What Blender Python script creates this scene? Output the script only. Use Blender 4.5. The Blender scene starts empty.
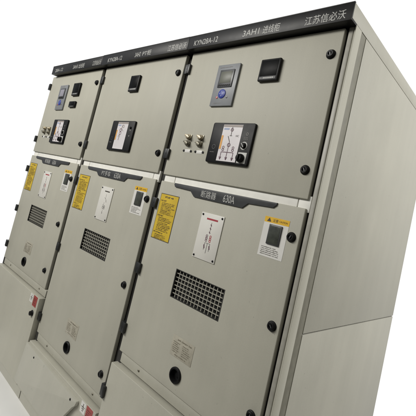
import bpy, bmesh, math, random
from mathutils import Matrix, Vector

scene = bpy.context.scene
col = scene.collection

# ------------------------------------------------------------------ camera
cam_data = bpy.data.cameras.new("camera")
cam = bpy.data.objects.new("camera", cam_data)
col.objects.link(cam)
right = Vector((0.71336521, 0.66065714, 0.23375676))
down = Vector((0.12256785, 0.21079798, -0.9698151))
fwd = Vector((-0.68999073, 0.72048341, 0.06940061))
m = Matrix((right, -down, -fwd)).transposed().to_4x4()
m.translation = Vector((0.5455, -1.1075, 1.3899))
cam.matrix_world = m
cam_data.sensor_width = 36.0
cam_data.lens = 36.0 * 363.2176 / 416.0
cam_data.shift_x = (208.0 - 205.1904) / 416.0
cam_data.shift_y = (179.6812 - 208.0) / 416.0
cam_data.clip_start = 0.02
cam_data.clip_end = 200.0
scene.camera = cam

# ------------------------------------------------------------------ world: plain white behind, light in front shaped by direction
world = bpy.data.worlds.new("World")
scene.world = world
world.use_nodes = True
wn, wl = world.node_tree.nodes, world.node_tree.links
for n in list(wn):
    wn.remove(n)
tc = wn.new("ShaderNodeTexCoord")
sep = wn.new("ShaderNodeSeparateXYZ")
wl.new(tc.outputs["Generated"], sep.inputs[0])

def world_ramp(axis, lo, hi):
    r = wn.new("ShaderNodeMapRange")
    r.interpolation_type = 'SMOOTHSTEP'
    r.inputs["From Min"].default_value = lo
    r.inputs["From Max"].default_value = hi
    wl.new(sep.outputs[axis], r.inputs["Value"])
    return r.outputs["Result"]

def world_mul(p, q):
    k = wn.new("ShaderNodeMath")
    k.operation = 'MULTIPLY'
    wl.new(p, k.inputs[0])
    wl.new(q, k.inputs[1])
    return k.outputs[0]

def world_mix(fac, ca, cb):
    k = wn.new("ShaderNodeMix")
    k.data_type = 'RGBA'
    wl.new(fac, k.inputs["Factor"])
    for sock, c in (("A", ca), ("B", cb)):
        if isinstance(c, tuple):
            k.inputs[sock].default_value = c
        else:
            wl.new(c, k.inputs[sock])
    return k.outputs["Result"]

# made-up surround that shapes the light: dim right, cooler brighter left, dark below
room = world_mix(world_ramp("X", 0.1, -0.95), (0.20, 0.198, 0.185, 1), (0.38, 0.40, 0.42, 1))
room = world_mix(world_ramp("Z", -0.45, 0.25), (0.05, 0.046, 0.032, 1), room)
# plain white behind and left; cut off so it spares the side panel
drop = world_mul(world_mul(world_ramp("Y", -0.10, 0.12), world_ramp("X", 0.45, 0.0)), world_ramp("Z", -0.78, -0.48))
wcol = world_mix(drop, room, (1.06, 1.06, 1.06, 1))
bg = wn.new("ShaderNodeBackground")
bg.inputs["Strength"].default_value = 1.0
wl.new(wcol, bg.inputs["Color"])
wo = wn.new("ShaderNodeOutputWorld")
wl.new(bg.outputs[0], wo.inputs["Surface"])

# ------------------------------------------------------------------ overhead lamp in front, and an added lamp for the side panel
def area_lamp(name, loc, target, sx, sy, power, color):
    ld = bpy.data.lights.new(name, 'AREA')
    ld.shape = 'RECTANGLE'
    ld.size, ld.size_y = sx, sy
    ld.energy = power
    ld.color = color
    o = bpy.data.objects.new(name, ld)
    col.objects.link(o)
    o.location = loc
    o.rotation_euler = (Vector(target) - Vector(loc)).to_track_quat('-Z', 'Y').to_euler()
    return o

area_lamp("area_light", (-2.1, -2.9, 3.2), (-1.2, -0.2, 1.1), 2.6, 0.7, 124, (1.0, 0.975, 0.92))
area_lamp("area_light", (2.5, 1.25, 2.8), (0.0, 0.45, 1.15), 0.6, 1.6, 88, (1.0, 0.985, 0.95))  # unseen lamp added to light the side panel and leave door edges dark

# ------------------------------------------------------------------ render settings
scene.view_settings.view_transform = 'Standard'
scene.view_settings.look = 'None'
scene.view_settings.exposure = 0.0
scene.view_settings.gamma = 1.0
scene.view_settings.use_curve_mapping = False
scene.render.engine = 'CYCLES'
scene.cycles.use_denoising = True
scene.cycles.max_bounces = 6

# ------------------------------------------------------------------ materials
def new_mat(name):
    mt = bpy.data.materials.new(name)
    mt.use_nodes = True
    return mt, mt.node_tree.nodes, mt.node_tree.links, mt.node_tree.nodes["Principled BSDF"]

def plain(name, c, rough=0.5, metal=0.0, spec=0.5, vary=0.06, scale=40.0, bump=0.0):
    mt, n, l, b = new_mat(name)
    b.inputs["Roughness"].default_value = rough
    b.inputs["Metallic"].default_value = metal
    b.inputs["Specular IOR Level"].default_value = spec
    t = n.new("ShaderNodeTexCoord")
    z = n.new("ShaderNodeTexNoise")
    z.inputs["Scale"].default_value = scale
    z.inputs["Detail"].default_value = 5
    l.new(t.outputs["Object"], z.inputs["Vector"])
    r = n.new("ShaderNodeValToRGB")
    r.color_ramp.elements[0].position = 0.3
    r.color_ramp.elements[1].position = 0.7
    r.color_ramp.elements[0].color = tuple(v * (1 - vary) for v in c) + (1,)
    r.color_ramp.elements[1].color = tuple(v * (1 + vary) for v in c) + (1,)
    l.new(z.outputs["Fac"], r.inputs[0])
    l.new(r.outputs[0], b.inputs["Base Color"])
    rr = n.new("ShaderNodeMapRange")
    rr.inputs["To Min"].default_value = max(0.02, rough - 0.06)
    rr.inputs["To Max"].default_value = min(1.0, rough + 0.08)
    l.new(z.outputs["Fac"], rr.inputs["Value"])
    l.new(rr.outputs[0], b.inputs["Roughness"])
    if bump:
        bz = n.new("ShaderNodeTexNoise")
        bz.inputs["Scale"].default_value = 700
        bz.inputs["Detail"].default_value = 2
        l.new(t.outputs["Object"], bz.inputs["Vector"])
        bu = n.new("ShaderNodeBump")
        bu.inputs["Strength"].default_value = bump
        bu.inputs["Distance"].default_value = 0.0006
        l.new(bz.outputs["Fac"], bu.inputs["Height"])
        l.new(bu.outputs[0], b.inputs["Normal"])
    return mt

def powder_paint(name, c, rough=0.50):
    """powder-coated sheet steel: orange-peel bump, faint handling smudges, slightly wavy sheet"""
    mt, n, l, b = new_mat(name)
    t = n.new("ShaderNodeTexCoord")
    big = n.new("ShaderNodeTexNoise")
    big.inputs["Scale"].default_value = 2.6
    big.inputs["Detail"].default_value = 6
    big.inputs["Roughness"].default_value = 0.62
    l.new(t.outputs["Object"], big.inputs["Vector"])
    sm = n.new("ShaderNodeTexNoise")
    sm.inputs["Scale"].default_value = 260
    sm.inputs["Detail"].default_value = 3
    l.new(t.outputs["Object"], sm.inputs["Vector"])
    r1 = n.new("ShaderNodeValToRGB")
    r1.color_ramp.elements[0].position = 0.30
    r1.color_ramp.elements[1].position = 0.72
    r1.color_ramp.elements[0].color = tuple(v * 0.94 for v in c) + (1,)
    r1.color_ramp.elements[1].color = tuple(v * 1.05 for v in c) + (1,)
    l.new(big.outputs["Fac"], r1.inputs[0])
    r2 = n.new("ShaderNodeMapRange")
    r2.inputs["From Min"].default_value = 0.3
    r2.inputs["From Max"].default_value = 0.7
    r2.inputs["To Min"].default_value = 0.965
    r2.inputs["To Max"].default_value = 1.035
    l.new(sm.outputs["Fac"], r2.inputs["Value"])
    oi = n.new("ShaderNodeObjectInfo")
    ro = n.new("ShaderNodeMapRange")
    ro.inputs["To Min"].default_value = 0.97
    ro.inputs["To Max"].default_value = 1.03
    l.new(oi.outputs["Random"], ro.inputs["Value"])
    mp = n.new("ShaderNodeMapping")
    mp.inputs["Scale"].default_value = (14, 14, 0.9)
    l.new(t.outputs["Object"], mp.inputs["Vector"])
    stk = n.new("ShaderNodeTexNoise")
    stk.inputs["Scale"].default_value = 1.0
    stk.inputs["Detail"].default_value = 6
    stk.inputs["Roughness"].default_value = 0.7
    l.new(mp.outputs[0], stk.inputs["Vector"])
    rs = n.new("ShaderNodeMapRange")
    rs.inputs["From Min"].default_value = 0.3
    rs.inputs["From Max"].default_value = 0.7
    rs.inputs["To Min"].default_value = 0.965
    rs.inputs["To Max"].default_value = 1.03
    l.new(stk.outputs["Fac"], rs.inputs["Value"])
    f1 = n.new("ShaderNodeMath")
    f1.operation = 'MULTIPLY'
    l.new(ro.outputs[0], f1.inputs[0])
    l.new(rs.outputs[0], f1.inputs[1])
    f2 = n.new("ShaderNodeMath")
    f2.operation = 'MULTIPLY'
    l.new(f1.outputs[0], f2.inputs[0])
    l.new(r2.outputs[0], f2.inputs[1])
    spk = n.new("ShaderNodeTexNoise")
    spk.inputs["Scale"].default_value = 75
    spk.inputs["Detail"].default_value = 2
    l.new(t.outputs["Object"], spk.inputs["Vector"])
    rk = n.new("ShaderNodeMapRange")
    rk.inputs["From Min"].default_value = 0.71
    rk.inputs["From Max"].default_value = 0.76
    rk.inputs["To Min"].default_value = 1.0
    rk.inputs["To Max"].default_value = 0.8
    l.new(spk.outputs["Fac"], rk.inputs["Value"])
    f3 = n.new("ShaderNodeMath")
    f3.operation = 'MULTIPLY'
    l.new(f2.outputs[0], f3.inputs[0])
    l.new(rk.outputs[0], f3.inputs[1])
    f2 = f3
    mul = n.new("ShaderNodeVectorMath")
    mul.operation = 'SCALE'
    l.new(r1.outputs[0], mul.inputs[0])
    l.new(f2.outputs[0], mul.inputs["Scale"])
    l.new(mul.outputs[0], b.inputs["Base Color"])
    # smudges change the gloss a little
    rg = n.new("ShaderNodeMapRange")
    rg.inputs["To Min"].default_value = rough - 0.10
    rg.inputs["To Max"].default_value = rough + 0.14
    l.new(big.outputs["Fac"], rg.inputs["Value"])
    l.new(rg.outputs[0], b.inputs["Roughness"])
    b.inputs["Specular IOR Level"].default_value = 0.32
    wav = n.new("ShaderNodeTexNoise")
    wav.inputs["Scale"].default_value = 4.0
    wav.inputs["Detail"].default_value = 1
    l.new(t.outputs["Object"], wav.inputs["Vector"])
    b1 = n.new("ShaderNodeBump")
    b1.inputs["Strength"].default_value = 0.12
    b1.inputs["Distance"].default_value = 0.01
    l.new(wav.outputs["Fac"], b1.inputs["Height"])
    pe = n.new("ShaderNodeTexNoise")
    pe.inputs["Scale"].default_value = 420
    pe.inputs["Detail"].default_value = 2
    l.new(t.outputs["Object"], pe.inputs["Vector"])
    b2 = n.new("ShaderNodeBump")
    b2.inputs["Strength"].default_value = 0.16
    b2.inputs["Distance"].default_value = 0.0008
    l.new(pe.outputs["Fac"], b2.inputs["Height"])
    l.new(b1.outputs[0], b2.inputs["Normal"])
    l.new(b2.outputs[0], b.inputs["Normal"])
    return mt

M = {}
M['paint'] = powder_paint("beige_grey_powder_paint", (0.438, 0.427, 0.362))
M['side'] = powder_paint("side_panel_paint", (0.435, 0.426, 0.368))
M['rail'] = plain("pale_rail_paint", (0.83, 0.82, 0.77), 0.45, vary=0.04)
M['rail_grey'] = plain('grey_steel_rail', (0.33, 0.32, 0.28), 0.42, metal=0.0, vary=0.1)
M['mesh'] = plain('shaded_vent_mesh', (0.29, 0.28, 0.235), 0.55, vary=0.12, scale=120)  # door paint darkened in colour for shade on the recessed mesh
M['dark_fill'] = plain("black_fill", (0.030, 0.029, 0.026), 0.7)  # black filler that stands in for shade in door gaps and vent rim
M['olive_band'] = plain("dark_olive", (0.19, 0.183, 0.145), 0.6, vary=0.1)
M['steel'] = plain("zinc_steel", (0.42, 0.42, 0.38), 0.35, metal=0.6)
M['trim'] = plain('grey_trim', (0.10, 0.10, 0.10), 0.4)
M['banner'] = plain("black_banner_sheet", (0.010, 0.010, 0.0108), 0.40, spec=0.26, vary=0.15, scale=25, bump=0.1)
M['letter'] = plain("white_print", (0.45, 0.45, 0.43), 0.5)
M['plastic'] = plain("black_plastic", (0.008, 0.008, 0.0085), 0.42, spec=0.18, vary=0.15, bump=0.2)
M['plastic_grey'] = plain("charcoal_plastic", (0.05, 0.052, 0.055), 0.45, vary=0.1, bump=0.15)
M['gloss'] = plain("dark_glass", (0.006, 0.0065, 0.007), 0.35, spec=0.05, vary=0.1)
M['card'] = plain("white_card", (0.66, 0.645, 0.60), 0.4, vary=0.03, scale=12)
M['sheet'] = plain("lilac_white_sheet", (0.66, 0.63, 0.645), 0.35, vary=0.03, scale=20)
M['paper'] = plain("white_sticker", (0.68, 0.67, 0.64), 0.4, vary=0.04, scale=18)
M['yellow'] = plain("yellow_sticker", (0.60, 0.42, 0.03), 0.42, vary=0.08, scale=14)
M['amber'] = plain("amber_sticker", (0.72, 0.43, 0.02), 0.42, vary=0.05)
M['ink'] = plain("brown_black_ink", (0.055, 0.045, 0.035), 0.6)
M['inkbrown'] = plain("brown_ink_on_yellow", (0.12, 0.075, 0.015), 0.6)
M['ink_grey'] = plain("grey_ink", (0.22, 0.21, 0.20), 0.6)
M['ink_red'] = plain("red_ink", (0.36, 0.035, 0.05), 0.55)
M['ink_plum'] = plain("plum_ink", (0.11, 0.05, 0.075), 0.55)
M['ink_blue'] = plain("pale_blue_ink", (0.30, 0.36, 0.52), 0.55)
M['orange'] = plain("orange_print", (0.68, 0.33, 0.06), 0.5)
M['taupe'] = plain("taupe_print", (0.30, 0.26, 0.24), 0.5)
M['redlabel'] = plain("red_label", (0.33, 0.06, 0.055), 0.45)
M['relay'] = plain("blue_grey_plastic", (0.20, 0.21, 0.225), 0.42, vary=0.05, bump=0.1)
M['bezel'] = plain("dark_bezel", (0.055, 0.058, 0.062), 0.35)
M['lcd'] = plain("grey_lcd_glass", (0.135, 0.14, 0.115), 0.35, spec=0.25, vary=0.04)
M['lcd_dim'] = plain("pale_lcd_glass", (0.28, 0.27, 0.32), 0.2, vary=0.04)
M['blue'] = plain("blue_keypad", (0.025, 0.045, 0.30), 0.4)
M['led'] = plain("red_button", (0.45, 0.06, 0.05), 0.35)
M['brass'] = plain("worn_brass", (0.46, 0.40, 0.29), 0.38, metal=0.7, vary=0.2, scale=90)
M['dull'] = plain("dull_nickel", (0.22, 0.205, 0.16), 0.42, metal=0.7, vary=0.2, scale=90)
M['alu'] = plain("etched_aluminium_plate", (0.43, 0.405, 0.33), 0.40, metal=0.1, vary=0.1, scale=60)
M['alu_ink'] = plain("etched_print", (0.20, 0.18, 0.135), 0.5)
M['pane'] = plain("smoked_window_pane", (0.055, 0.06, 0.05), 0.15, vary=0.25, scale=55)
M['void'] = plain("dark_interior", (0.012, 0.012, 0.011), 0.8)
M['hinge'] = plain("black_hinge", (0.016, 0.017, 0.017), 0.4, vary=0.15, bump=0.2)
M['floor'] = plain("pale_floor_coating", (0.82, 0.82, 0.81), 0.35, vary=0.04, scale=3)

# ------------------------------------------------------------------ mesh builder
class MB:
    """collects shapes in one bmesh; build() links them as ONE mesh object"""
    def __init__(s):
        s.bm = bmesh.new()
        s.mats = []

    def mi(s, k):
        if k not in s.mats:
            s.mats.append(k)
        return s.mats.index(k)

    def _mark(s, before, k):
        i = s.mi(k)
        for f in s.bm.faces:
            if f not in before:
                f.material_index = i

    def box(s, x0, x1, y0, y1, z0, z1, k, bev=0.0, seg=2, rot=None):
        before = set(s.bm.faces)
        r = bmesh.ops.create_cube(s.bm, size=1.0)
        vs = r['verts']
        c = Vector(((x0 + x1) / 2, (y0 + y1) / 2, (z0 + z1) / 2))
        for v in vs:
            v.co = Vector((v.co.x * (x1 - x0), v.co.y * (y1 - y0), v.co.z * (z1 - z0))) + c
        if rot:
            bmesh.ops.rotate(s.bm, verts=vs, cent=c, matrix=Matrix.Rotation(rot, 3, 'Y'))
        if bev:
            es = list({e for v in vs for e in v.link_edges})
            bmesh.ops.bevel(s.bm, geom=es, offset=bev, segments=seg, profile=0.5, affect='EDGES')
        s._mark(before, k)
        return s

    def quad(s, x0, x1, z0, z1, y, k):
        """printed patch on a surface that faces -Y"""
        vs = [s.bm.verts.new(p) for p in ((x0, y, z0), (x1, y, z0), (x1, y, z1), (x0, y, z1))]
        f = s.bm.faces.new(vs)
        f.material_index = s.mi(k)
        return s

    def line(s, a, b, w, y, k):
        a, b = Vector(a), Vector(b)
        d = (b - a).normalized()
        n = Vector((-d.y, d.x)) * w / 2
        ps = [a - n, b - n, b + n, a + n]
        vs = [s.bm.verts.new((p.x, y, p.y)) for p in ps]
        f = s.bm.faces.new(vs)
        f.normal_update()
        if f.normal.y > 0:
            f.normal_flip()
        f.material_index = s.mi(k)
        return s

    def ring(s, cx, cz, r, w, y, k, n=20):
        i = s.mi(k)
        o = [s.bm.verts.new((cx + r * math.cos(2 * math.pi * j / n), y, cz + r * math.sin(2 * math.pi * j / n))) for j in range(n)]
        q = [s.bm.verts.new((cx + (r - w) * math.cos(2 * math.pi * j / n), y, cz + (r - w) * math.sin(2 * math.pi * j / n))) for j in range(n)]
        for j in range(n):
            f = s.bm.faces.new((o[j], o[(j + 1) % n], q[(j + 1) % n], q[j]))
            f.material_index = i
        return s

    def disc(s, cx, cz, r, y, k, n=20):
        vs = [s.bm.verts.new((cx + r * math.cos(2 * math.pi * j / n), y, cz + r * math.sin(2 * math.pi * j / n))) for j in range(n)]
        f = s.bm.faces.new(vs)
        f.material_index = s.mi(k)
        return s

    def prism(s, pts, y0, y1, k, bev=0.0):
        before = set(s.bm.faces)
        a = [s.bm.verts.new((x, y0, z)) for x, z in pts]
        b = [s.bm.verts.new((x, y1, z)) for x, z in pts]
        n = len(pts)
        fs = [s.bm.faces.new(a), s.bm.faces.new(b[::-1])]
        for j in range(n):
            fs.append(s.bm.faces.new((a[j], b[j], b[(j + 1) % n], a[(j + 1) % n])))
        bmesh.ops.recalc_face_normals(s.bm, faces=fs)
        if bev:
            es = [e for e in s.bm.edges if any(f in fs for f in e.link_faces) and all(v in a for v in e.verts)]
            bmesh.ops.bevel(s.bm, geom=es, offset=bev, segments=2, profile=0.5, affect='EDGES')
        s._mark(before, k)
        return s

    def lathe(s, cx, cz, prof, k, n=28, y=0.0):
        """profile of (radius, y) turned about the Y axis; first and last points close on the axis when radius is 0"""
        before = set(s.bm.faces)
        rings = []
        for r, yy in prof:
            if r < 1e-6:
                rings.append([s.bm.verts.new((cx, y + yy, cz))])
            else:
                rings.append([s.bm.verts.new((cx + r * math.cos(2 * math.pi * j / n), y + yy, cz + r * math.sin(2 * math.pi * j / n))) for j in range(n)])
        fs = []
        for a, b in zip(rings, rings[1:]):
            for j in range(n):
                j2 = (j + 1) % n
                if len(a) == 1 and len(b) == 1:
                    continue
                if len(a) == 1:
                    fs.append(s.bm.faces.new((a[0], b[j], b[j2])))
                elif len(b) == 1:
                    fs.append(s.bm.faces.new((a[j], b[0], a[j2])))
                else:
                    fs.append(s.bm.faces.new((a[j], b[j], b[j2], a[j2])))
        bmesh.ops.recalc_face_normals(s.bm, faces=fs)
        s._mark(before, k)
        return s

    def text(s, body, x0, x1, zc, h, y, k, bold=0.0):
        """lettering fitted to a box on a surface that faces -Y"""
        cu = bpy.data.curves.new("lettering", 'FONT')
        cu.body = body
        cu.offset = bold
        cu.resolution_u = 4
        o = bpy.data.objects.new("lettering", cu)
        col.objects.link(o)
        me = bpy.data.meshes.new_from_object(o.evaluated_get(bpy.context.evaluated_depsgraph_get()))
        xs = [v.co.x for v in me.vertices]
        ys = [v.co.y for v in me.vertices]
        sx = (x1 - x0) / (max(xs) - min(xs))
        sz = h / (max(ys) - min(ys))
        mx, mz = min(xs), (max(ys) + min(ys)) / 2
        i = s.mi(k)
        vs = [s.bm.verts.new((x0 + (v.co.x - mx) * sx, y, zc + (v.co.y - mz) * sz)) for v in me.vertices]
        for p in me.polygons:
            try:
                f = s.bm.faces.new([vs[q] for q in p.vertices])
                f.material_index = i
            except ValueError:
                pass
        bpy.data.objects.remove(o)
        bpy.data.curves.remove(cu)
        bpy.data.meshes.remove(me)
        return s

    def mesh(s, name):
        me = bpy.data.meshes.new(name)
        s.bm.normal_update()
        s.bm.to_mesh(me)
        s.bm.free()
        for k in s.mats:
            me.materials.append(M[k])
        me.polygons.foreach_set("use_smooth", [True] * len(me.polygons))
        me.set_sharp_from_angle(angle=math.radians(32))
        me.update()
        return me

    def build(s, name, parent=None, label=None):
        o = bpy.data.objects.new(name, s.mesh(name))
        col.objects.link(o)
        if parent:
            o.parent = parent
        if label:
            o['label'] = label
        return o


def cut(o, cutters):
    """real openings through a door skin"""
    tmp = []
    for mb in cutters:
        c = mb.build("opening_cutter", o.parent)
        md = o.modifiers.new("opening", 'BOOLEAN')
        md.operation = 'DIFFERENCE'
        md.solver = 'EXACT'
        md.object = c
        tmp.append(c)
    me = bpy.data.meshes.new_from_object(o.evaluated_get(bpy.context.evaluated_depsgraph_get()))
    o.modifiers.clear()
    old = o.data
    o.data = me
    me.name = old.name
    bpy.data.meshes.remove(old)
    for c in tmp:
        d = c.data
        bpy.data.objects.remove(c)
        bpy.data.meshes.remove(d)
    me.set_sharp_from_angle(angle=math.radians(32))


# ------------------------------------------------------------------ cabinet: local x = 0 is its right edge while measuring; the Empty sits mid-width
W = 0.8
DEPTH = 1.15
OFF = W / 2      # shifts measured x into the Empty's space
rnd = random.Random(7)

class CB(MB):
    """builder that moves measured x (right edge = 0) to the cabinet's centred space"""
    def mesh(s, name):
        for v in s.bm.verts:
            v.co.x += OFF
        return MB.mesh(s, name)


def printed_lines(mb, x0, x1, z0, z1, rows, y, k, fill=0.55, r=None, seg=(0.06, 0.2), ends=(0.55, 1.0)):
    """rows of tiny illegible print: broken strokes of uneven length"""
    r = r or rnd
    p = (z1 - z0) / rows
    for i in range(rows):
        zc = z1 - p * (i + 0.5)
        xe = x0 + (x1 - x0) * r.uniform(*ends)
        x = x0
        g = p * fill                      # one glyph is about as wide as it is tall
        while x < xe - g * 0.5:
            w = g * r.uniform(0.55, 1.0)
            lo, hi = r.uniform(-0.55, -0.3), r.uniform(0.3, 0.55)
            if r.random() < 0.5:          # two strokes one above the other
                mb.quad(x, x + w, zc + g * 0.10, zc + g * hi, y, k)
                mb.quad(x, x + w * r.uniform(0.6, 1.0), zc + g * lo, zc - g * 0.12, y, k)
            else:
                mb.quad(x, x + w, zc + g * lo, zc + g * hi, y, k)
            x += w + g * (0.22 if r.random() < 0.85 else 0.8)
    return mb


def door_lock(parent, x, z):
    b = CB()
    b.lathe(x, z, [(0.0172, 0.0), (0.0172, -0.0028), (0.0155, -0.005), (0.0142, -0.0056), (0.0130, -0.0108), (0.0114, -0.012),
                   (0.0072, -0.012), (0.0066, -0.0065), (0.0, -0.0065)], 'plastic')
    b.box(x - 0.0020, x + 0.0020, -0.0108, -0.0065, z - 0.0058, z + 0.0058, 'plastic_grey', rot=rnd.uniform(-0.7, 0.7))
    return b.build('door_lock', parent)


def hinge(parent, z, h=0.048):
    b = CB()
    b.box(-0.816, -0.797, -0.010, 0.022, z - h / 2, z + h / 2, 'hinge', 0.002)
    b.box(-0.7965, -0.779, -0.014, -0.0005, z - h / 2, z + h / 2, 'hinge', 0.003)
    b.lathe(-0.797, z, [(0.0, -0.0145), (0.004, -0.0145), (0.0045, -0.010)], 'hinge', n=12)
    return b.build('hinge', parent)


def screw(parent, x, z, y=0.0, r=0.0055, k='dull'):
    b = CB()
    b.lathe(x, z, [(r, 0), (r, -0.0015), (r * 0.7, -0.003), (0, -0.0032)], k, n=14, y=y)
    b.box(x - r * 0.7, x + r * 0.7, y - 0.0036, y - 0.0028, z - 0.0006, z + 0.0006, 'void')
    return b.build('screw', parent)


def meter(parent, x0, x1, z0, z1, name='panel_meter', t=0.015):
    b = CB()
    b.box(x0, x1, -t, -0.0002, z0, z1, 'plastic', 0.004)
    w, h = x1 - x0, z1 - z0
    b.box(x0 + w * .08, x1 - w * .08, -t - 0.0012, -t + 0.001, z0 + h * .22, z1 - h * .08, 'gloss', 0.001)
    b.box(x0 + w * .08, x1 - w * .08, -t - 0.0008, -t + 0.001, z0 + h * .06, z0 + h * .19, 'plastic_grey', 0.0006)
    x = x0 + w * .30
    while x < x1 - w * .2:
        ww = w * rnd.uniform(0.03, 0.07)
        b.quad(x, x + ww, z0 + h * .10, z0 + h * .15, -t - 0.0012, 'letter')
        x += ww + w * .02
    b.quad(x0 + w * .12, x0 + w * .2, z0 + h * .10, z0 + h * .14, -t - 0.0012, 'ink_grey')
    return b.build(name, parent)


def relay(parent, pale=False):
    x0, x1, z0, z1, t = -0.588, -0.463, 1.820, 2.009, 0.010
    b = CB()
    b.box(x0, x1, -t, -0.0002, z0, z1, 'relay', 0.002)
    b.box(-0.565, -0.484, -t - 0.004, -t + 0.001, 1.903, 1.983, 'bezel', 0.002)
    b.box(-0.556, -0.494, -t - 0.0048, -t - 0.003, 1.922, 1.974, 'lcd_dim' if pale else 'lcd', 0.0005)
    for i in range(6):
        b.box(-0.559 + i * 0.0118, -0.551 + i * 0.0118, -t - 0.0055, -t - 0.003, 1.908, 1.916, 'plastic', 0.001)
    b.lathe(-0.528, 1.874, [(0.0205, 0.001), (0.0205, -0.002), (0.018, -0.0035), (0, -0.0042)], 'blue', y=-t)
    for dx, dz in ((0.010, 0), (-0.010, 0), (0, 0.010), (0, -0.010)):
        b.disc(-0.528 + dx, 1.874 + dz, 0.0026, -t - 0.0047, 'ink_blue', 8)
    b.lathe(-0.553, 1.858, [(0.005, 0.0005), (0.005, -0.002), (0, -0.0026)], 'led', n=14, y=-t)
    b.lathe(-0.498, 1.858, [(0.004, 0.0005), (0.004, -0.002), (0, -0.0026)], 'bezel', n=14, y=-t)
    printed_lines(b, -0.575, -0.490, 1.991, 2.000, 1, -t - 0.0006, 'ink_grey', 0.4, ends=(0.8, 0.9))
    printed_lines(b, -0.570, -0.520, 1.829, 1.836, 1, -t - 0.0006, 'ink_grey', 0.5, ends=(0.8, 0.9))
    return b.build('protection_relay', parent)


def status_indicator(parent, kind):
    x0, x1, z0, z1, t = -0.531, -0.309, 1.572, 1.745, 0.012
    b = CB()
    b.prism([(x0 + .008, z0), (x1 - .008, z0), (x1 - .002, z0 + .002), (x1, z0 + .008), (x1, z1 - .008), (x1 - .002, z1 - .002),
             (x1 - .008, z1), (x0 + .008, z1), (x0 + .002, z1 - .002), (x0, z1 - .008), (x0, z0 + .008), (x0 + .002, z0 + .002)],
            -t, -0.0002, 'plastic', 0.0025)
    sx0, sx1, sz0, sz1 = -0.470, -0.368, 1.582, 1.7365
    y = -t - 0.0008
    yi = y - 0.0005
    b.box(sx0, sx1, y, -t + 0.0005, sz0, sz1, 'sheet')
    b.quad(sx0 + .001, sx1 - .001, sz1 - .010, sz1 - .001, yi, 'taupe')
    b.quad(sx0 + .006, sx0 + .034, sz1 - .022, sz1 - .015, yi, 'ink_blue')
    xc = -0.420
    # amber strip on the left edge of the sheet
    b.quad(sx0 + .001, sx0 + .011, 1.632, 1.690, yi, 'orange')
    if kind == 'breaker':
        b.line((xc, 1.727), (xc, 1.692), .0026, yi, 'ink')
        b.ring(xc, 1.715, .0075, .0028, yi - .0003, 'ink_plum')
        b.line((xc - .014, 1.688), (xc, 1.664), .003, yi, 'ink')
        b.line((xc - .006, 1.690), (xc + .006, 1.690), .0026, yi, 'ink')
        b.line((xc, 1.664), (xc, 1.622), .0026, yi, 'ink_plum')
        b.ring(xc, 1.651, .0085, .003, yi - .0003, 'ink_plum')
        for d in (-.026, .026):
            b.ring(xc + d, 1.640, .006, .0025, yi, 'ink_plum')
            b.ring(xc + d, 1.630, .006, .0025, yi - .0003, 'ink_plum')
        b.line((xc - .032, 1.620), (xc + .032, 1.620), .003, yi, 'ink_plum')
        for d in (-.032, 0, .032):
            b.line((xc + d, 1.620), (xc + d, 1.592), .0026, yi - .0003, 'ink_plum')
            b.line((xc + d, 1.588), (xc + d + .005, 1.600), .0024, yi - .0006, 'ink_plum')
            b.line((xc + d, 1.588), (xc + d - .005, 1.600), .0024, yi - .0006, 'ink_plum')
        b.text('NC', sx1 - .026, sx1 - .010, 1.690, .008, yi, 'ink')
        # rotary selector with white ring, and the big knob on its white plate
        b.ring(-0.343, 1.652, .0165, .0042, y, 'letter', 28)
        b.lathe(-0.343, 1.652, [(.011, 0.001), (.010, -0.010), (.007, -0.012), (0, -0.012)], 'plastic', n=20, y=-t)
        b.line((-0.349, 1.660), (-0.336, 1.644), .003, -t - .0128, 'letter')
        b.box(-0.362, -0.3195, y, -t + .0005, 1.581, 1.625, 'letter', 0.0003)
        b.lathe(-0.344, 1.601, [(.0175, 0), (.0175, -.006), (.0145, -.016), (.012, -.018), (0, -.018)], 'plastic', y=y)
        b.box(-0.3475, -0.3405, y - .024, y - .016, 1.588, 1.614, 'plastic', .001)
        printed_lines(b, -0.352, -0.325, 1.676, 1.688, 2, y, 'ink_grey', 0.4)
        b.ring(-0.3385, 1.700, .006, .002, y, 'ink_grey')
    else:
        b.line((xc, 1.722), (xc - .004, 1.700), .0026, yi, 'ink_plum')
        b.line((xc - .004, 1.700), (xc + .016, 1.684), .003, yi, 'taupe')
        b.ring(xc + .010, 1.712, .009, .003, yi, 'taupe')
        b.ring(xc - .010, 1.690, .010, .003, yi - .0003, 'ink_plum')
        b.ring(xc - .008, 1.672, .010, .003, yi, 'ink_plum')
        b.ring(xc - .012, 1.655, .008, .003, yi - .0003, 'taupe')
        b.line((xc - .010, 1.645), (xc - .012, 1.632), .003, yi, 'ink_plum')
        for dz in (1.705, 1.692, 1.660):
            b.disc(-0.338, dz, .004, y, 'ink_grey', 12)
        b.lathe(-0.338, 1.705, [(.007, 0), (.006, -.004), (0, -.005)], 'gloss', n=16, y=y)
    b.ring(-0.500, 1.640, .010, .002, y, 'plastic_grey')
    printed_lines(b, -0.515, -0.488, 1.612, 1.622, 1, y, 'ink_grey', .3, ends=(.8, .9))
    return b.build('status_indicator', parent)


def key_switch(parent, x, z):
    b = CB()
    b.box(x - .012, x + .014, -.004, -.0002, z - .027, z + .027, 'dull', .001)
    for dz, k in ((.015, 'brass'), (-.014, 'dull')):
        b.lathe(x, z + dz, [(.0125, -.004), (.0125, -.012), (.010, -.0135), (.010, -.019), (.007, -.021), (0, -.021)], k, n=16)
        b.box(x - .016, x + .013, -.0215, -.0165, z + dz - .0045, z + dz + .0045, k, .001, rot=math.radians(24))
    return b.build('key_switch', parent)


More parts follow.
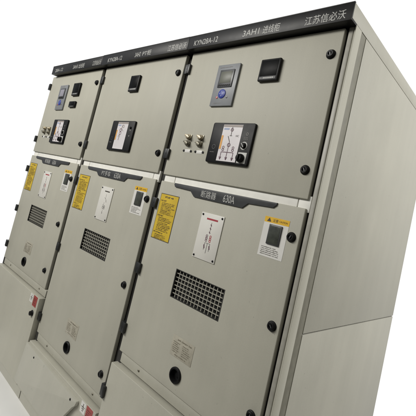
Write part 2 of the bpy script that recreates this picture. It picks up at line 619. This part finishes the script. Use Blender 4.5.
def switch_tag(parent, x, z):
    b = CB()
    b.box(x - .017, x + .017, -.001, -.0001, z - .0075, z + .0075, 'paper', .0003)
    for d in (-.0235, .0235):
        b.lathe(x + d, z, [(.0055, 0), (.005, -.003), (0, -.0036)], 'plastic', n=12)
    return b.build('switch_tag', parent)


def name_bar(parent, texts, shift=0.0):
    b = CB()
    pts = [(-0.690, 1.4585), (-0.692, 1.452), (-0.684, 1.4405), (-0.582, 1.4375), (-0.553, 1.4150), (-0.290, 1.4140), (-0.266, 1.4350),
           (-0.156, 1.4390), (-0.144, 1.4500), (-0.143, 1.4585)]
    b.prism(pts[::-1], -0.006, -0.0002, 'plastic_grey', 0.0012)
    for body, x0, x1 in texts:
        b.text(body, x0, x1, 1.4355, .029, -0.0068, 'letter')
    return b.build('name_bar', parent)


def mimic_card(parent, kind):
    x0, x1, z0, z1, y = -0.484, -0.361, 1.177, 1.364, -0.004
    b = CB()
    b.box(x0, x1, y, -0.0002, z0, z1, 'card', .0015)
    yi = y - .0004
    for x in (x0 + .009, x1 - .009):
        for z in (z0 + .009, z1 - .009):
            b.lathe(x, z, [(.0045, 0), (.004, -.002), (0, -.0026)], 'plastic', n=12, y=y)
    xc = (x0 + x1) / 2 + .004
    if kind == 'breaker':
        b.quad(xc - .031, xc + .029, z1 - .026, z1 - .019, yi, 'ink_red')
        b.line((xc, z1 - .034), (xc, z1 - .078), .002, yi, 'ink_grey')
        for dz in (.042, .056, .072):
            b.line((xc - .003, z1 - dz), (xc + .003, z1 - dz - .006), .004, yi - .0003, 'ink_plum')
        for d in (-.010, .010):
            for dz in (.090, .099, .108):
                b.ring(xc + d, z1 - dz, .0055, .0024, yi - (.0003 if dz == .099 else 0), 'ink_red' if d > 0 else 'ink_plum', 14)
        b.line((xc - .013, z1 - .118), (xc + .015, z1 - .118), .002, yi, 'ink_grey')
        for d, e in ((-.013, .146), (.001, .158), (.015, .148)):
            b.line((xc + d, z1 - .118), (xc + d, z1 - e), .0022, yi - .0003, 'ink_grey')
        for d in (-.013, .015):
            b.line((xc + d - .002, z1 - .126), (xc + d + .002, z1 - .140), .0045, yi - .0006, 'ink_plum')
    else:
        b.quad(xc - .022, xc + .026, z1 - .028, z1 - .022, yi, 'ink')
        b.line((xc, z1 - .040), (xc + .002, z1 - .058), .0016, yi, 'ink_grey')
        b.line((xc - .008, z1 - .060), (xc + .006, z1 - .068), .0032, yi, 'ink_grey')
        b.line((xc + .008, z1 - .070), (xc + .014, z1 - .084), .0028, yi, 'ink')
        b.line((xc - .004, z1 - .086), (xc - .004, z1 - .100), .0016, yi, 'ink_grey')
        for dz in (.106, .116):
            b.ring(xc - .006, z1 - dz, .007, .002, yi - (.0003 if dz > .11 else 0), 'ink_grey', 14)
            b.ring(xc + .007, z1 - dz - .002, .006, .002, yi - .0006, 'ink_grey', 14)
        b.line((xc - .002, z1 - .126), (xc - .002, z1 - .136), .0016, yi, 'ink_grey')
        b.line((xc - .004, z1 - .138), (xc, z1 - .150), .005, yi, 'ink_grey')
    return b.build('mimic_card', parent)


def notice(parent):
    x0, x1, z0, z1 = -0.769, -0.643, 1.190, 1.401
    b = CB()
    b.box(x0, x1, -.0008, -.0001, z0, z1, 'ink')
    b.box(x0 + .003, x1 - .003, -.0013, -.0009, z0 + .003, z1 - .003, 'yellow')
    y = -.0017
    printed_lines(b, x0 + .034, x1 - .030, z1 - .022, z1 - .008, 1, y, 'ink', .55, ends=(.97, 1.0), seg=(.12, .2))
    zt = z1 - .028
    for rows, h in ((1, .010), (8, .056), (1, .010), (3, .021), (6, .042), (1, .010), (3, .022)):
        printed_lines(b, x0 + .009 + (.012 if rows > 1 else 0), x1 - .008, zt - h, zt, rows, y, 'inkbrown', .68, ends=(.7, 1.0) if rows > 1 else (.3, .6))
        zt -= h + .0015
    return b.build('safety_notice', parent)


def view_window(parent):
    x0, x1, z0, z1 = -0.181, -0.081, 1.267, 1.406
    b = CB()
    b.box(x0, x1, -.0008, -.0001, z0, z1 - .020, 'paper')
    b.box(x0, x1, -.0009, -.0001, z1 - .0199, z1, 'amber')
    y = -.0014
    b.prism([(x0 + .010, z1 - .0165), (x0 + .028, z1 - .0165), (x0 + .019, z1 - .003)], y, -.0007, 'ink')
    b.text('注意', x0 + .034, x0 + .056, z1 - .010, .0105, y, 'ink')
    b.text('CAUTION', x0 + .060, x0 + .093, z1 - .010, .0065, y, 'inkbrown')
    # framed pane to look through
    b.box(-0.1545, -0.1030, -.006, -.0002, 1.3115, 1.3815, 'plastic_grey', .0015)
    b.box(-0.1505, -0.1070, -.0068, -.0055, 1.3155, 1.3775, 'pane', .0005)
    printed_lines(b, x0 + .010, x1 - .008, 1.272, 1.303, 5, y, 'ink', .42, ends=(.5, 1.0), seg=(.08, .2))
    return b.build('viewing_window', parent)


def vent(parent):
    x0, x1, z0, z1 = -0.556, -0.281, 0.985, 1.104
    nx, nz = 14, 7
    b = CB()
    b.box(x0 + .001, x1 - .001, .0165, .0205, z0 + .001, z1 - .001, 'void')
    # black liner stands in for the shaded walls of the opening
    e = .0042
    b.box(x0 + .0004, x0 + e, -.0006, .016, z0 + .0004, z1 - .0004, 'dark_fill')
    b.box(x1 - e, x1 - .0004, -.0006, .016, z0 + .0004, z1 - .0004, 'dark_fill')
    b.box(x0 + e, x1 - e, -.0005, .016, z0 + .0004, z0 + e * .7, 'dark_fill')
    b.box(x0 + e, x1 - e, -.0005, .016, z1 - e * .7, z1 - .0004, 'dark_fill')
    px, pz = (x1 - x0 - .004) / nx, (z1 - z0 - .003) / nz
    bx, bz = px * .21, pz * .23
    for i in range(1, nx):
        x = x0 + .002 + i * px
        b.box(x - bx / 2, x + bx / 2, .0052, .0080, z0 + .002, z1 - .002, 'mesh', .0005, 1)
    for i in range(1, nz):
        z = z0 + .0015 + i * pz
        b.box(x0 + .003, x1 - .003, .0048, .0084, z - bz / 2, z + bz / 2, 'mesh', .0005, 1)
    return b.build('vent_grille', parent)


def rating_plate(parent, dz):
    x0, x1, z0, z1 = -0.482, -0.360, 0.780 + dz, 0.858 + dz
    b = CB()
    b.box(x0, x1, -.0012, -.0001, z0, z1, 'alu', .0004)
    y = -.0017
    printed_lines(b, x0 + .030, x1 - .010, z1 - .016, z1 - .006, 1, y, 'alu_ink', .6, ends=(.95, 1.0))
    printed_lines(b, x0 + .008, (x0 + x1) / 2 - .006, z0 + .014, z1 - .020, 6, y, 'alu_ink', .5)
    printed_lines(b, (x0 + x1) / 2 + .002, x1 - .008, z0 + .014, z1 - .020, 6, y, 'alu_ink', .5)
    printed_lines(b, x0 + .028, x1 - .030, z0 + .004, z0 + .012, 1, y, 'alu_ink', .5, ends=(.9, 1.0))
    return b.build('rating_plate', parent)


def cable_port(parent, dz):
    x, z = -0.423, 0.720 + dz
    b = CB()
    b.lathe(x, z, [(.031, -.0001), (.031, -.005), (.028, -.0085), (.023, -.0085), (.0215, -.004), (.0205, .012), (.012, .013), (.010, .008), (0, .007)], 'plastic', n=32)
    return b.build('crank_port', parent)


def earth_sticker(parent, z, y):
    b = CB()
    b.box(-.136, -.094, y - .0008, y, z - .028, z + .022, 'paper')
    yi = y - .0013
    b.line((-.114, z + .015), (-.114, z + .001), .004, yi, 'ink')
    for w, dz in ((.014, .0), (.0095, -.008), (.005, -.016)):
        b.line((-.114 - w, z + dz), (-.114 + w, z + dz), .0034, yi - .0003, 'ink')
    return b.build('earth_sticker', parent)


def red_tag(parent, z, y):
    b = CB()
    b.box(-.086, -.032, y - .0008, y, z - .040, z + .022, 'redlabel')
    printed_lines(b, -.080, -.038, z - .034, z + .010, 5, y - .0012, 'ink', .4)
    return b.build('warning_tag', parent)


def cabinet(x_right, spec):
    root = bpy.data.objects.new('switchgear_cabinet', None)
    col.objects.link(root)
    root.location = (x_right - OFF, 0, 0)
    root['label'] = spec['label']
    root['category'] = 'switchgear cabinet'
    root['group'] = 'switchgear cabinets standing in a row'
    last = spec['end']
    dz = spec['dz']
    zl = 0.608 + dz                       # gap under the breaker door
    # ---- carcass
    b = CB()
    b.box(-.7985, -.042 if last else -.0015, .032, DEPTH - .002, .0, 2.103, 'paint')
    if last:
        b.box(-.0415, -.014, .056, DEPTH - .004, .0, 2.102, 'paint')
    b.build('body', root)
    # ---- face frame behind the doors
    b = CB()
    b.box(-.799, -.776, .024, .0315, .10, 2.104, 'dark_fill')  # black strips stand in for the shade inside the door gaps
    b.box(-.0415, -.0262 if last else -.001, .024, .0315, .10, 2.104, 'dark_fill')
    b.box(-.800, -.774, .004, .0235, zl - .012, zl + .055, 'dark_fill')  # black block put in for the dark void beside the strip
    b.build('gap_shade', root)
    b = CB()
    for a, c in ((-.786, -.7135), (-.7095, -.0755), (-.0715, -.0268)):
        b.box(a, c, .010, .0235, 1.447, 1.502, 'rail', .0008)
    b.build('cross_rail', root)
    # ---- canopy and lettered banner
    xl = -.745 if spec['first'] else -.799
    b = CB()
    b.box(xl, -.0005, -.034, DEPTH, 2.1055, 2.160, 'side', .001)
    b.build('canopy', root)
    b = CB()
    jog = spec['jog']
    b.box(xl, -.0008, -.0385, -.0345, 2.098, 2.160 + jog, 'banner', .0008)
    b.box(xl, -.0008, -.0342, .020, 2.0985, 2.1050, 'banner')
    ba = b.build('banner', root)
    b = CB()
    b.box(xl, -.0008, -.0390, -.0300, 2.1605 + jog, 2.1635 + jog, 'trim', .0008)
    b.build('trim_strip', root)
    for body, a, c, h in spec['banner']:
        CB().text(body, a, c, 2.1225, h, -.0390, 'letter').build('lettering', ba)
    # ---- instrument door
    b = CB()
    b.box(-.793, -.035, .0, .022, 1.489, 2.095, 'paint', .0035, 3)
    d = b.build('instrument_door', root)
    hinge(d, 2.012)
    hinge(d, 1.588)
    door_lock(d, -.067, 2.002)
    door_lock(d, -.068, 1.587)
    if spec['relay']:
        relay(d, spec['first'])
    if spec['meters'] == 'single':
        meter(d, -.352, -.260, 1.917, 2.008)
    elif spec['meters'] == 'offset':
        meter(d, -.462, -.376, 1.917, 2.012)
    else:
        meter(d, -.366, -.270, 1.920, 2.012)
        meter(d, -.366, -.276, 1.836, 1.879)
    status_indicator(d, 'breaker' if spec['relay'] else 'plain')
    if spec['relay']:
        for x in (-.674, -.598):
            key_switch(d, x + .003, 1.661)
            switch_tag(d, x + .008, 1.612)
    # ---- breaker compartment door
    zb = zl + .046
    b = CB()
    b.box(-.793, -.035, .0, .022, zb, 1.4585, 'paint', .0035, 3)
    d = b.build('breaker_door', root)
    cut(d, [CB().box(-.556, -.281, -.05, .05, .985, 1.104, 'paint'),
            CB().lathe(-.423, .720 + dz, [(0, -.05), (.0245, -.05), (.0245, .05), (0, .05)], 'paint')])
    for z in spec['hinges']:
        hinge(d, z)
    for x, z in spec['locks']:
        door_lock(d, x, z)
    name_bar(d, spec['bar'])
    notice(d)
    mimic_card(d, 'breaker' if spec['relay'] else 'plain')
    view_window(d)
    vent(d)
    rating_plate(d, dz)
    cable_port(d, dz)
    # ---- strip under the door, with its screws
    b = CB()
    b.box(-.773, -.012, .0035, .0235, zl + .003, zb - .0015, 'paint', .001)
    st = b.build('kick_strip', root)
    screw(st, -.637, zl + .026, .0035)
    screw(st, -.110, zl + .026, .0035)
    # ---- cable compartment cover
    b = CB()
    b.box(-.792, -.012, -.028, .022, .085, zl - .004, 'paint', .0025, 3)
    c = b.build('cable_door', root)
    hinge_z = .474 if last else (.22 if dz else .45)
    hb = CB()
    hb.box(-.816, -.797, -.034, .016, hinge_z - .026, hinge_z + .026, 'hinge', .002)
    hb.box(-.7965, -.779, -.042, -.0285, hinge_z - .026, hinge_z + .026, 'hinge', .003)
    hb.build('hinge', c)
    earth_sticker(c, zl - .030, -.0281)
    red_tag(c, zl - .028, -.0281)
    if dz:
        b = CB()
        pl = [(-.790, .352), (-.790, .135), (-.262, .135), (-.218, .241), (-.176, .304), (-.160, .318), (-.154, .336), (-.157, .340)]
        b.prism(pl, -.0455, -.0285, 'side', .0015)
        for v in b.bm.verts:                      # hangs loose: its foot stands out from the door
            v.co.y -= max(0.0, 0.34 - v.co.z) * 0.09
        cp = b.build('cover_plate', c)
        screw(cp, -.206, .326, -.0464, .006, 'plastic')
        screw(cp, -.655, .322, -.0468, .006, 'plastic')
    else:
        lk = CB()
        lk.lathe(-.055, .500, [(.0185, 0), (.0185, -.003), (.0145, -.006), (.013, -.016), (.0, -.018)], 'plastic', y=-.028)
        lk.build('door_lock', c)
    b = CB()
    b.box(-.795, -.006, .004, .0318, .0, .081, 'side')
    b.build('plinth', root)
    # ---- finished right-hand side of the end cabinet
    if last:
        b = CB()
        b.box(-.0262, -.0082, .009, .030, .10, 2.104, 'rail_grey', .004, 3)
        b.box(-.0080, -.0052, .016, .0305, .10, 2.104, 'dark_fill')
        b.build('edge_rail', root)
        b = CB()
        b.box(-.0050, -.0003, .006, .0555, .0, 2.1045, 'paint', .001)
        b.box(-.0135, -.0055, .031, .0555, .0, 2.1035, 'paint')
        b.build('corner_post', root)
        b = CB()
        b.box(-.0135, -.0012, .0560, .0985, .0, 2.1035, 'olive_band', .0008)  # flat dark olive band between corner post and side panel
        b.build('olive_strip', root)
        for z0, z1 in ((1.0480, 2.1020), (.010, 1.0435)):
            b = CB()
            b.box(-.0135, .0008, .0990, DEPTH - .001, z0, z1, 'side', .0012)
            b.build('side_panel', root)
        b = CB()
        b.box(-.0135, -.0040, .0995, DEPTH - .002, 1.0438, 1.0477, 'dark_fill')
        b.build('joint_seal', root)
    return root


# ------------------------------------------------------------------ the row of three
cabinet(0.0, dict(
    label='right-hand end cabinet headed 3AH1, nearest the camera, its plain grey side panels in view',
    first=False, end=True, dz=0.0, jog=0.0, relay=True, meters='single',
    banner=[('KYN28A-12', -.756, -.605, .026), ('3AH1', -.463, -.380, .026), ('进线柜', -.362, -.283, .034), ('江苏信必沃', -.176, -.024, .033)],
    hinges=(1.349, 1.036, .758), locks=((-.064, 1.355), (-.063, 1.057), (-.067, .765)),
    bar=(('断路器', -.512, -.428), ('630A', -.388, -.330))))
cabinet(-W, dict(
    label='middle cabinet headed 3AH2, with a longer breaker door and no blue keypad',
    first=False, end=False, dz=-.243, jog=0.001, relay=False, meters='offset',
    banner=[('KYN28A-12', -.729, -.572, .026), ('3AH2', -.440, -.385, .026), ('PT柜', -.368, -.290, .030), ('江苏信必沃', -.152, -.012, .033)],
    hinges=(1.357, .934, .501), locks=((-.065, 1.355), (-.075, .930), (-.079, .502)),
    bar=(('PT手车', -.520, -.428), ('630A', -.388, -.325))))
cabinet(-2 * W, dict(
    label='left-hand end cabinet headed 3AH3, farthest away, with two black meters beside its relay',
    first=True, end=False, dz=0.0, jog=-0.001, relay=True, meters='double',
    banner=[('28A-12', -.690, -.560, .026), ('3AH3', -.395, -.325, .026), ('出线柜', -.310, -.230, .033), ('江苏信必沃', -.120, -.012, .033)],
    hinges=(1.349, 1.036, .758), locks=((-.069, 1.355), (-.079, 1.057), (-.095, .755)),
    bar=(('断路器', -.512, -.428), ('630A', -.388, -.330))))

# ------------------------------------------------------------------ what they stand on
b = MB()
b.box(-2.55, 0.16, -0.55, DEPTH + 0.06, -0.10, -0.0005, 'floor', .004)
fl = b.build('floor')
fl['kind'] = 'structure'
